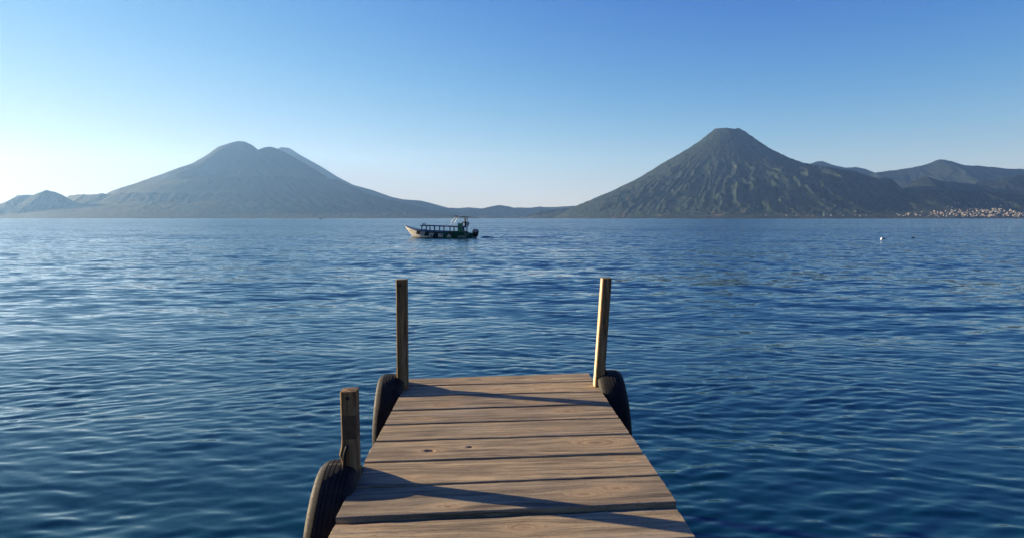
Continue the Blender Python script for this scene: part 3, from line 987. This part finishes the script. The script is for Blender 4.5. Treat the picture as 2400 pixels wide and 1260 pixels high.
M_hw = painted('hull_white', (0.80, 0.74, 0.64), 0.4, 0.15, 0, 3)
M_hn = painted('hull_navy', (0.012, 0.016, 0.03), 0.35)
M_hg = painted('hull_green', (0.008, 0.075, 0.042), 0.35)
M_hr = painted('hull_oxide', (0.07, 0.03, 0.03), 0.5)
M_blue = painted('boat_blue_paint', (0.02, 0.07, 0.16), 0.35)
M_lime = painted('bow_green_paint', (0.05, 0.30, 0.08), 0.4)
M_white = painted('white_paint', (0.8, 0.78, 0.74), 0.4, 0.1)
M_pale = painted('faded_white_panel', (0.55, 0.53, 0.5), 0.5, 0.2, 0, 5)
M_dark = painted('dark_lettering', (0.015, 0.02, 0.04), 0.5)
M_dgrey = painted('dark_frame', (0.03, 0.035, 0.045), 0.5)
M_bottom = painted('hull_waterline_brown', (0.22, 0.13, 0.08), 0.6, 0.3, 0, 4)

def build_hull():
    bm = bmesh.new()
    ns, ntv = 150, 22
    ts = np.linspace(0, 1, ntv)
    sides = {}
    for sd in (-1, 1):
        g = []
        for i in range(ns + 1):
            s = (i / ns)
            row = []
            for t in ts:
                c, y, z = hull_pt(s, t)
                row.append((bm.verts.new((bX(c), sd * y, z)), c, z))
            g.append(row)
        sides[sd] = g
        for i in range(ns):
            for j in range(ntv - 1):
                q = (g[i][j], g[i + 1][j], g[i + 1][j + 1], g[i][j + 1])
                try: f = bm.faces.new([v[0] for v in q])
                except ValueError: continue
                f.smooth = True
                c = sum(v[1] for v in q) / 4; c -= near_c(c) - c; z = sum(v[2] for v in q) / 4
                r = 517 - z / CS
                zs = float(np.interp(near_c(c), sheer_c, sheer_z))
                mi = 0
                if c < 235 and zs - z < .20 and c < 215: mi = 4
                elif c > 440 - (r - 375) * 0.45 and r < np.interp(c, [405, 700, 760], [452, 506, 540]): mi = 1
                elif c > 760: mi = 1
                if mi == 1:
                    if c > 905 - (r - 400) * .2 or (r < 432 and c > 560): mi = 2
                    if 1018 < c < 1068 and r < 450: mi = 3
                if mi == 0 and z < 0.06: mi = 5
                f.material_index = mi
    # transom and floor
    for j in range(ntv - 1):
        a, b = sides[-1][ns][j][0], sides[-1][ns][j + 1][0]; c_, d_ = sides[1][ns][j + 1][0], sides[1][ns][j][0]
        try: bm.faces.new((a, b, c_, d_)).material_index = 2
        except ValueError: pass
    for i in range(ns):
        k = 13
        try:
            f = bm.faces.new((sides[-1][i][k][0], sides[-1][i + 1][k][0], sides[1][i + 1][k][0], sides[1][i][k][0])); f.material_index = 0
        except ValueError: pass
    # foredeck
    for i in range(int(ns * .26)):
        try: bm.faces.new((sides[-1][i][-1][0], sides[-1][i + 1][-1][0], sides[1][i + 1][-1][0], sides[1][i][-1][0])).material_index = 6
        except ValueError: pass
    bmesh.ops.remove_doubles(bm, verts=bm.verts, dist=0.0005)
    return bm_obj('hull', bm, [M_hw, M_hn, M_hg, M_hr, M_lime, M_bottom, M_blue], boat)
hull = build_hull()

# gunwale: blue rail running from the bow to the console, green side after it
def rail(c0, c1, h, mat, name, n=40, lift=0.02):
    bm = bmesh.new()
    for sd in (-1, 1):
        rows = []
        for i in range(n + 1):
            c = c0 + (c1 - c0) * i / n
            s = (c - 185) / 1245
            zs = float(np.interp(c, sheer_c, sheer_z))
            y = hull_pt(s, 1.0)[1]; yl = hull_pt(s, 0.85)[1]
            hh = h * min(1, 0.3 + s * 5)
            rows.append([bm.verts.new((bX(c), sd * a, b)) for (a, b) in ((y + .035, zs + lift), (y + .035, zs - hh), (yl, zs - hh), (y - .05, zs + lift))])
        for a, b in zip(rows, rows[1:]):
            for k in range(4):
                bm.faces.new((a[k], a[(k + 1) % 4], b[(k + 1) % 4], b[k]))
        bm.faces.new(rows[0]); bm.faces.new(rows[-1])
    return bm_obj(name, bm, mat, boat)
rail(205, 1015, 0.13, M_blue, 'gunwale')
rail(1018, 1295, 0.05, M_hg, 'coaming', 20, 0.03)

def decal(name, outline, mat, parent, off=0.008):
    """flat painted shape wrapped on the near side of the hull; outline in side-view units"""
    bm = bmesh.new()
    vs_ = [bm.verts.new((c, 0, r)) for c, r in outline]
    bm.faces.new(vs_)
    bmesh.ops.triangulate(bm, faces=bm.faces)
    bmesh.ops.subdivide_edges(bm, edges=bm.edges, cuts=3, use_grid_fill=True)
    bmesh.ops.triangulate(bm, faces=bm.faces)
    for v in bm.verts:
        v.co = hull_surface(v.co.x, bZ(v.co.z), off)
    return bm_obj(name, bm, mat, parent)

def text_decal(name, txt, c0, r0, size_px, width_px, mat, parent, off=0.014, slope=0.0):
    cu = bpy.data.curves.new('lettering_curve', 'FONT')
    cu.body = txt
    cu.size = 1.0
    tmp = bpy.data.objects.new('lettering_curve', cu)
    col.objects.link(tmp)
    dg = bpy.context.evaluated_depsgraph_get()
    me = bpy.data.meshes.new_from_object(tmp.evaluated_get(dg))
    bpy.data.objects.remove(tmp)
    xs = [v.co.x for v in me.vertices]; ys = [v.co.y for v in me.vertices]
    x0, x1, y0, y1 = min(xs), max(xs), min(ys), max(ys)
    for v in me.vertices:
        u = (v.co.x - x0) / (x1 - x0); w = (v.co.y - y0) / (y1 - y0)
        c = c0 + u * width_px; r = r0 - w * size_px + slope * u * width_px
        v.co = hull_surface(c, bZ(r), off)
    me.materials.append(mat)
    o = bpy.data.objects.new(name, me)
    col.objects.link(o)
    o.parent = parent
    return o
text_decal('lettering', 'LASSO', 1166, 508, 31, 140, M_white, hull)
text_decal('lettering', 'AJAWAN DEL', 232, 352, 19, 178, M_dark, hull, slope=0.20) if False else None
# dark unreadable strokes of the small bow lettering
for i in range(9):
    c = 236 + i * 20.0; r = 338 + i * 4.6; h = 14 + i * 1.5
    decal('letter_stroke', [(c, r - h / 2), (c + 10, r - h / 2 + 2), (c + 11, r + h / 2 + 2), (c + 1, r + h / 2)], M_dark, hull)
for (c, r, w, h) in ((292, 378, 10, 16), (306, 385, 9, 18), (320, 392, 10, 16)):
    decal('letter_stroke', [(c, r), (c + w, r + 3), (c + w, r + h), (c, r + h - 3)], M_bottom, hull)
decal('emblem_panel', [(500, 408), (588, 415), (548, 480), (476, 468)], M_pale, hull)
text_decal('lettering', 'A', 512, 468, 44, 36, M_dark, hull)
decal('emblem_panel', [(668, 430), (748, 434), (712, 500), (628, 492)], M_pale, hull)
text_decal('lettering', 'AR', 656, 498, 44, 62, M_dark, hull)
decal('emblem_panel', [(816, 442), (908, 444), (886, 478), (894, 502), (812, 504), (840, 486)], M_pale, hull)
decal('letter_stroke', [(866, 452), (896, 454), (880, 476), (862, 470)], M_dark, hull, 0.014)
decal('emblem_panel', [(998, 452), (1014, 452), (1048, 494), (1038, 506), (968, 506), (962, 496)], M_pale, hull)

# roof with uprights
def roof():
    bm = bmesh.new()
    n = 24
    rows = []
    for i in range(n + 1):
        c = 503 + (1185 - 503) * i / n
        zt = bZ(296 + (318 - 296) * i / n)
        row = []
        for j in range(9):
            y = -0.86 + 1.72 * j / 8
            row.append(bm.verts.new((bX(c + 15), y, zt + 0.05 * (1 - (y / .86) ** 2))))
        rows.append(row)
    for a, b in zip(rows, rows[1:]):
        for j in range(8): bm.faces.new((a[j], a[j + 1], b[j + 1], b[j]))
    g = bmesh.ops.extrude_face_region(bm, geom=list(bm.faces))
    bmesh.ops.translate(bm, vec=(0, 0, -0.10), verts=[e for e in g['geom'] if isinstance(e, bmesh.types.BMVert)])
    return bm_obj('canopy', bm, M_dgrey_blue, boat)
M_dgrey_blue = painted('canopy_blue_grey', (0.035, 0.055, 0.10), 0.4)
roof()
def upright(c_top, c_bot, y, w=0.11):
    bm = bmesh.new()
    zt = bZ(296 + 22 * (c_top - 503) / 682) - 0.07
    s = (c_bot - 185) / 1245
    zb = float(np.interp(c_bot, sheer_c, sheer_z)) + 0.0
    V = []
    for (c, z) in ((c_bot, zb), (c_top, zt)):
        for dx, dy in ((-w / 2, -.03), (w / 2, -.03), (w / 2, .03), (-w / 2, .03)):
            V.append(bm.verts.new((bX(c) + dx, y + dy, z)))
    for f in ((0, 1, 5, 4), (1, 2, 6, 5), (2, 3, 7, 6), (3, 0, 4, 7), (4, 5, 6, 7), (3, 2, 1, 0)):
        bm.faces.new([V[i] for i in f])
    bm_obj('window_post', bm, M_blue, boat)
for (ct, cb) in ((560, 540), (697, 697), (868, 868), (1051, 1051)):
    upright(ct, cb, -0.84); upright(ct, cb, 0.84)
upright(1188, 1194, -0.84, .06); upright(1188, 1194, .84, .06)

# steering console, seats, arch, sun shade
bm = bmesh.new()
V = []
for y in (-.42, .42):
    for (c, r) in ((1180, 412), (1262, 412), (1232, 320), (1226, 262), (1172, 262), (1172, 325)):
        V.append(bm.verts.new((bX(c + 0), y, bZ(r))))
bm.faces.new(V[:6]); bm.faces.new(V[6:][::-1])
for k in range(6): bm.faces.new((V[k], V[(k + 1) % 6], V[6 + (k + 1) % 6], V[6 + k]))
bmesh.ops.bevel(bm, geom=list(bm.edges), offset=0.02, segments=2, affect='EDGES')
console = bm_obj('steering_console', bm, painted('console_green', (0.012, 0.17, 0.07), 0.35), boat)
bm = bmesh.new(); bm_box(bm, (bX(1167), 0, bZ(292)), (0.03, 0.8, 0.36), bevel=.008); bm_obj('windscreen_edge', bm, painted('pale_lime', (0.55, 0.75, 0.45), 0.4), console)
bm = bmesh.new()
ring = [(bX(1236) + 0.05 * math.sin(a) * .5, 0.19 * math.cos(a), bZ(252) + 0.19 * math.sin(a) * .6) for a in np.linspace(0, 2 * math.pi, 25)]
bm_tube(bm, ring, 0.016, 6); bm_tube(bm, [(bX(1215), 0, bZ(262)), (bX(1236), 0, bZ(252))], 0.02, 6)
bm_obj('steering_wheel', bm, M_dgrey, console)
bm = bmesh.new(); bm_box(bm, (bX(1246), -.2, bZ(372)), (0.10, 0.35, 0.46), Euler((0, R(-12), 0)), .02); bm_obj('blue_side_panel', bm, painted('panel_blue', (0.04, 0.16, 0.34), 0.4), boat)
bm = bmesh.new()
for y in (-.72, .72):
    bm_tube(bm, [(bX(1066), y, bZ(300)), (bX(1075), y, bZ(245)), (bX(1092), y * .99, bZ(208)), (bX(1122), y * .97, bZ(176)), (bX(1150), y * .95, bZ(162)), (bX(1210), y * .94, bZ(158)), (bX(1315), y * .94, bZ(154))], 0.028, 8)
bm_tube(bm, [(bX(1132), -.7, bZ(172)), (bX(1132), .7, bZ(172))], 0.022, 8)
bm_obj('arch_frame', bm, M_white, boat)
for y in (.05,):
    bm = bmesh.new(); bm_box(bm, (bX(1319), y, bZ(282)), (0.10, 0.06, 1.56), bevel=.01); bm_obj('shade_post', bm, M_white, boat)
bm = bmesh.new(); bm_box(bm, (bX(1262), 0, bZ(147)), (1.40, 1.5, 0.03), Euler((0, R(0.5), 0)), .012); bm_obj('sun_shade', bm, M_dgrey, boat)
bm = bmesh.new()
for y in (-.3, .3):
    bm_tube(bm, [(bX(1130), y, bZ(165)), (bX(1130), y, bZ(148))], .02, 6); bm_box(bm, (bX(1130), y, bZ(140)), (.13, .14, .12), bevel=.02)
bm_obj('roof_lamp', bm, M_dgrey, boat)
bm = bmesh.new(); bm_tube(bm, [(bX(1350), .5, bZ(148)), (bX(1375), .5, bZ(122))], .012, 6); bm_tube(bm, [(bX(1335), -.5, bZ(148)), (bX(1310), -.5, bZ(126))], .012, 6); bm_obj('antenna', bm, M_dgrey, boat)
bm = bmesh.new()
bm_box(bm, (bX(1297), 0, bZ(330)), (.36, .42, .06), bevel=.02); bm_box(bm, (bX(1336), 0, bZ(278)), (.07, .42, .42), Euler((0, R(10), 0)), .02)
bm_tube(bm, [(bX(1300), 0, bZ(333)), (bX(1300), 0, bZ(420))], .045, 8)
bm_obj('helm_seat', bm, painted('seat_blue', (0.05, 0.10, 0.18), 0.5), boat)
bm = bmesh.new()
for y in (-.12, .10):
    bm_box(bm, (bX(560), y - .3, bZ(274)), (.26, .16, .2), bevel=.03); bm_tube(bm, [(bX(552), y - .3, bZ(270)), (bX(548), y - .3, bZ(258))], [.05, .06], 8)
bm_obj('bow_lamp', bm, M_white, boat)
bm = bmesh.new()
bm_tube(bm, [(bX(1308), -.86, bZ(418)), (bX(1318), -.9, bZ(445)), (bX(1338), -.92, bZ(463)), (bX(1358), -.92, bZ(462)), (bX(1382), -.9, bZ(440)), (bX(1395), -.86, bZ(430))], .018, 6)
bm_obj('rope', bm, M_white, boat)
# outboard motor
mot_loc = []
bm = bmesh.new()
sec = [(378, .10, 1465), (372, .05, 1462)]
rows = []
for (r, cx, hw, hy) in ((498, 1466, 36, .13), (470, 1468, 44, .17), (440, 1466, 52, .21), (405, 1466, 56, .23), (385, 1466, 52, .21), (374, 1464, 40, .15), (369, 1462, 18, .07)):
    row = []
    for k in range(16):
        a = 2 * math.pi * k / 16
        ca, sa = math.cos(a), math.sin(a)
        row.append(bm.verts.new((bX(cx + hw * math.copysign(abs(ca) ** .7, ca)), hy * math.copysign(abs(sa) ** .7, sa), bZ(r))))
    rows.append(row)
for a, b in zip(rows, rows[1:]):
    for k in range(16):
        f = bm.faces.new((a[k], a[(k + 1) % 16], b[(k + 1) % 16], b[k])); f.smooth = True
bm.faces.new(rows[0]); bm.faces.new(rows[-1])
bm_box(bm, (bX(1470), 0, -.25), (.16, .12, .85), bevel=.02)
bm_box(bm, (bX(1428), 0, bZ(452)), (.16, .3, .2), bevel=.02)
motor = bm_obj('outboard_motor', bm, painted('motor_black', (0.010, 0.014, 0.026), 0.22), boat)
for (r, w) in ((398, 62), (408, 66)):
    bm = bmesh.new(); bm_box(bm, (bX(1470), -.232, bZ(r)), (w * KX, .012, .035), Euler((0, R(-4), 0))); bm_obj('stripe', bm, M_pale, motor)

# helmsman
def build_person():
    base = Vector((bX(1285), 0.0, 0))
    J = {}
    def P(c, r, y=0.0): return Vector((bX(c), y, bZ(r)))
    verts, edges, rad = [], [], []
    def add(v, r, par=None):
        verts.append(v); rad.append(r)
        if par is not None: edges.append((par, len(verts) - 1))
        return len(verts) - 1
    pel = add(P(1290, 318), (.15, .13))
    wa = add(P(1292, 290), (.14, .115), pel)
    ch = add(P(1290, 258), (.17, .12), wa)
    ne = add(P(1284, 228), (.065, .065), ch)
    hd0 = add(P(1281, 215), (.085, .09), ne)
    hd1 = add(P(1279, 202), (.095, .10), hd0)
    add(P(1281, 190), (.06, .065), hd1)
    hands = []
    for sd in (-1, 1):
        sh = add(P(1288, 238, sd * .19), (.062, .06), ch)
        el = add(P(1266, 256, sd * .25), (.047, .047), sh)
        wr = add(P(1240, 248, sd * .20), (.032, .032), el)
        hn = add(P(1232, 246, sd * .19), (.034, .026), wr)
        hands.append((verts[hn], sd))
        hp = add(P(1284, 322, sd * .10), (.095, .09), pel)
        kn = add(P(1250, 326, sd * .14), (.068, .068), hp)
        an = add(P(1262, 395, sd * .14), (.045, .045), kn)
        add(P(1248, 402, sd * .14), (.045, .035), an)
    me = bpy.data.meshes.new('person_cage')
    me.from_pydata([tuple(v) for v in verts], edges, [])
    o = bpy.data.objects.new('person_cage', me)
    col.objects.link(o)
    sk = o.modifiers.new('skin', 'SKIN')
    for i, d in enumerate(me.skin_vertices[0].data):
        d.radius = rad[i]; d.use_root = (i == 0)
    ss = o.modifiers.new('sub', 'SUBSURF'); ss.levels = 2; ss.render_levels = 2
    dg = bpy.context.evaluated_depsgraph_get()
    m2 = bpy.data.meshes.new_from_object(o.evaluated_get(dg))
    bpy.data.objects.remove(o)
    bm = bmesh.new(); bm.from_mesh(m2)
    for f in bm.faces:
        c = f.calc_center_median(); f.smooth = True
        r = 517 - c.z / CS
        cc = c.x / KX + CCEN
        f.material_index = 0 if (r < 227 and cc < 1310) or (cc < 1238 and r < 270) else (1 if r < 312 else 2)
        if r > 392: f.material_index = 3
    # fingers closed on the wheel rim, nose
    for hv, sd in hands:
        for k in range(4):
            b = hv + Vector((-.02, 0, .022 - .016 * k))
            bm_tube(bm, [b, b + Vector((-.045 + .004 * abs(k - 1), -sd * .005, .004)), b + Vector((-.055, -sd * .02, -.018))], [.009, .008, .007], 6, 0)
        bm_tube(bm, [hv + Vector((.01, -sd * .02, .01)), hv + Vector((-.02, -sd * .045, .012)), hv + Vector((-.045, -sd * .05, .0))], [.011, .010, .008], 6, 0)
    h = P(1279, 203)
    bm_tube(bm, [h + Vector((-.085, 0, .02)), h + Vector((-.118, 0, -.015)), h + Vector((-.09, 0, -.025))], [.008, .014, .012], 6, 0)
    skin = painted('skin', (0.22, 0.11, 0.07), 0.6)
    person = bm_obj('person', bm, [skin, painted('black_shirt', (0.012, 0.012, 0.014), 0.85), painted('navy_trousers', (0.02, 0.03, 0.07), 0.85), painted('black_shoes', (.01, .01, .01), .6)])
    bpy.data.meshes.remove(m2)
    bm = bmesh.new()
    bmesh.ops.create_uvsphere(bm, u_segments=16, v_segments=10, radius=1.0)
    bmesh.ops.delete(bm, geom=[v for v in bm.verts if v.co.z < -.25 or (v.co.x < -.55 and v.co.z < .35)], context='VERTS')
    for v in bm.verts: v.co = Vector((v.co.x * .112 + .012, v.co.y * .108, v.co.z * .115)) + h + Vector((0, 0, .035))
    bm_obj('hair', bm, painted('black_hair', (0.008, 0.007, 0.007), 0.6), person, True)
    for sd in (-1, 1):
        bm = bmesh.new(); bmesh.ops.create_uvsphere(bm, u_segments=8, v_segments=6, radius=.012)
        bmesh.ops.translate(bm, vec=h + Vector((-.088, sd * .035, .02)), verts=bm.verts); bm_obj('eye', bm, M_dark, person)
    person.location = boat.location; person.rotation_euler = boat.rotation_euler
    tag(person, 'helmsman in dark clothes seated at the wheel of the motorboat', 'person')
build_person()

# ------------------------------------------------------------------ small things on the water
def on_water(px, py):
    d = ray(px, py); k = -CAM_Z / d[2]
    return d[0] * k, d[1] * k
x, y = on_water(2066, 562)
bm = bmesh.new()
rows = [(.0, -.12), (.10, -.11), (.13, -.02), (.135, .10), (.12, .18), (.06, .23), (.035, .25), (.035, .29), (.0, .292)]
prev = None
bm_tube(bm, [(0, 0, z) for r_, z in rows[1:-1]], [r_ for r_, z in rows[1:-1]], 14)
buoy = bm_obj('mooring_float', bm, M_white)
buoy.scale = (.75, .75, .75); buoy.location = (x, y, 0.02); buoy.rotation_euler = (0, R(8), 0)
tag(buoy, 'small white mooring float bobbing on the open water at right', 'float')

M_bird = painted('dark_plumage', (0.02, 0.02, 0.022), 0.7)
def water_bird(px, py, s, label, rz):
    x, y = on_water(px, py)
    bm = bmesh.new()
    bm_tube(bm, [(-.17, 0, .05), (-.12, 0, .055), (0, 0, .05), (.10, 0, .06), (.17, 0, .085), (.21, 0, .11)], [.03, .07, .09, .075, .04, .012], 10)
    bm_tube(bm, [(-.12, 0, .07), (-.155, 0, .13), (-.165, 0, .18), (-.19, 0, .205), (-.215, 0, .205)], [.04, .028, .026, .034, .02], 8)
    bm_tube(bm, [(-.215, 0, .204), (-.265, 0, .197)], [.012, .003], 6)
    o = bm_obj('water_bird', bm, M_bird)
    o.location = (x, y, -0.01); o.scale = (s, s, s); o.rotation_euler = (0, 0, rz)
    tag(o, label, 'bird')
water_bird(2071.5, 560.2, 0.8, 'dark little water bird close beside the white mooring float', math.pi)
water_bird(2140, 558.2, 0.9, 'dark little water bird swimming alone far right of the float', math.pi)

# far ferry below the twin volcano
x, _, _ = at_depth(752, 512, 2600.0)
ferry = empty('distant_ferry', (x, 2600.0, 0))
tag(ferry, 'tiny dark ferry far off under the left volcano', 'boat')
bm = bmesh.new()
pr = [(-9, 0), (-7, 1.4), (0, 2.0), (7, 1.9), (9, 1.6)]
top = [[bm.verts.new((a, s * b, 2.0 + (0.7 if a < -6 else 0))) for a, b in pr] for s in (-1, 1)]
bot = [[bm.verts.new((a * .92, s * b * .7, -.6)) for a, b in pr] for s in (-1, 1)]
for s in (0, 1):
    for k in range(4): bm.faces.new((top[s][k], top[s][k + 1], bot[s][k + 1], bot[s][k]))
for k in range(4): bm.faces.new((top[0][k], top[0][k + 1], top[1][k + 1], top[1][k]))
bm.faces.new((top[0][4], top[1][4], bot[1][4], bot[0][4]))
bmesh.ops.remove_doubles(bm, verts=bm.verts, dist=.001)
bm_obj('hull', bm, M_hn, ferry)
bm = bmesh.new(); bm_box(bm, (-1.5, 0, 3.3), (4.2, 2.4, 2.6), bevel=.2); bm_box(bm, (-2.2, 0, 5.2), (1.4, 1.6, 1.3), bevel=.15); bm_obj('cabin', bm, M_dgrey, ferry)
bm = bmesh.new(); bm_tube(bm, [(-2, 0, 5.8), (-2, 0, 9.0)], .14, 6); bm_obj('mast', bm, M_dgrey, ferry)

# ------------------------------------------------------------------ haze
bm = bmesh.new()
bm_box(bm, (0, 700, 1050 - 8), (44000, 45400, 2120))
hz_m = bpy.data.materials.new('haze_air')
hz_m.use_nodes = True
hn = hz_m.node_tree
hn.nodes.clear()
ho = hn.nodes.new('ShaderNodeOutputMaterial')
hv = hn.nodes.new('ShaderNodeVolumePrincipled')
hv.inputs['Color'].default_value = (0.25, 0.51, 1.0, 1)
hv.inputs['Absorption Color'].default_value = (1, 1, 1, 1)
hv.inputs['Density'].default_value = 2.3e-5
hv.inputs['Anisotropy'].default_value = 0.41
hv.inputs['Density Attribute'].default_value = ''
hn.links.new(hv.outputs[0], ho.inputs['Volume'])
hz = bm_obj('haze', bm, hz_m)
tag(hz, 'thin blue morning haze over the lake', 'haze', kind='stuff')
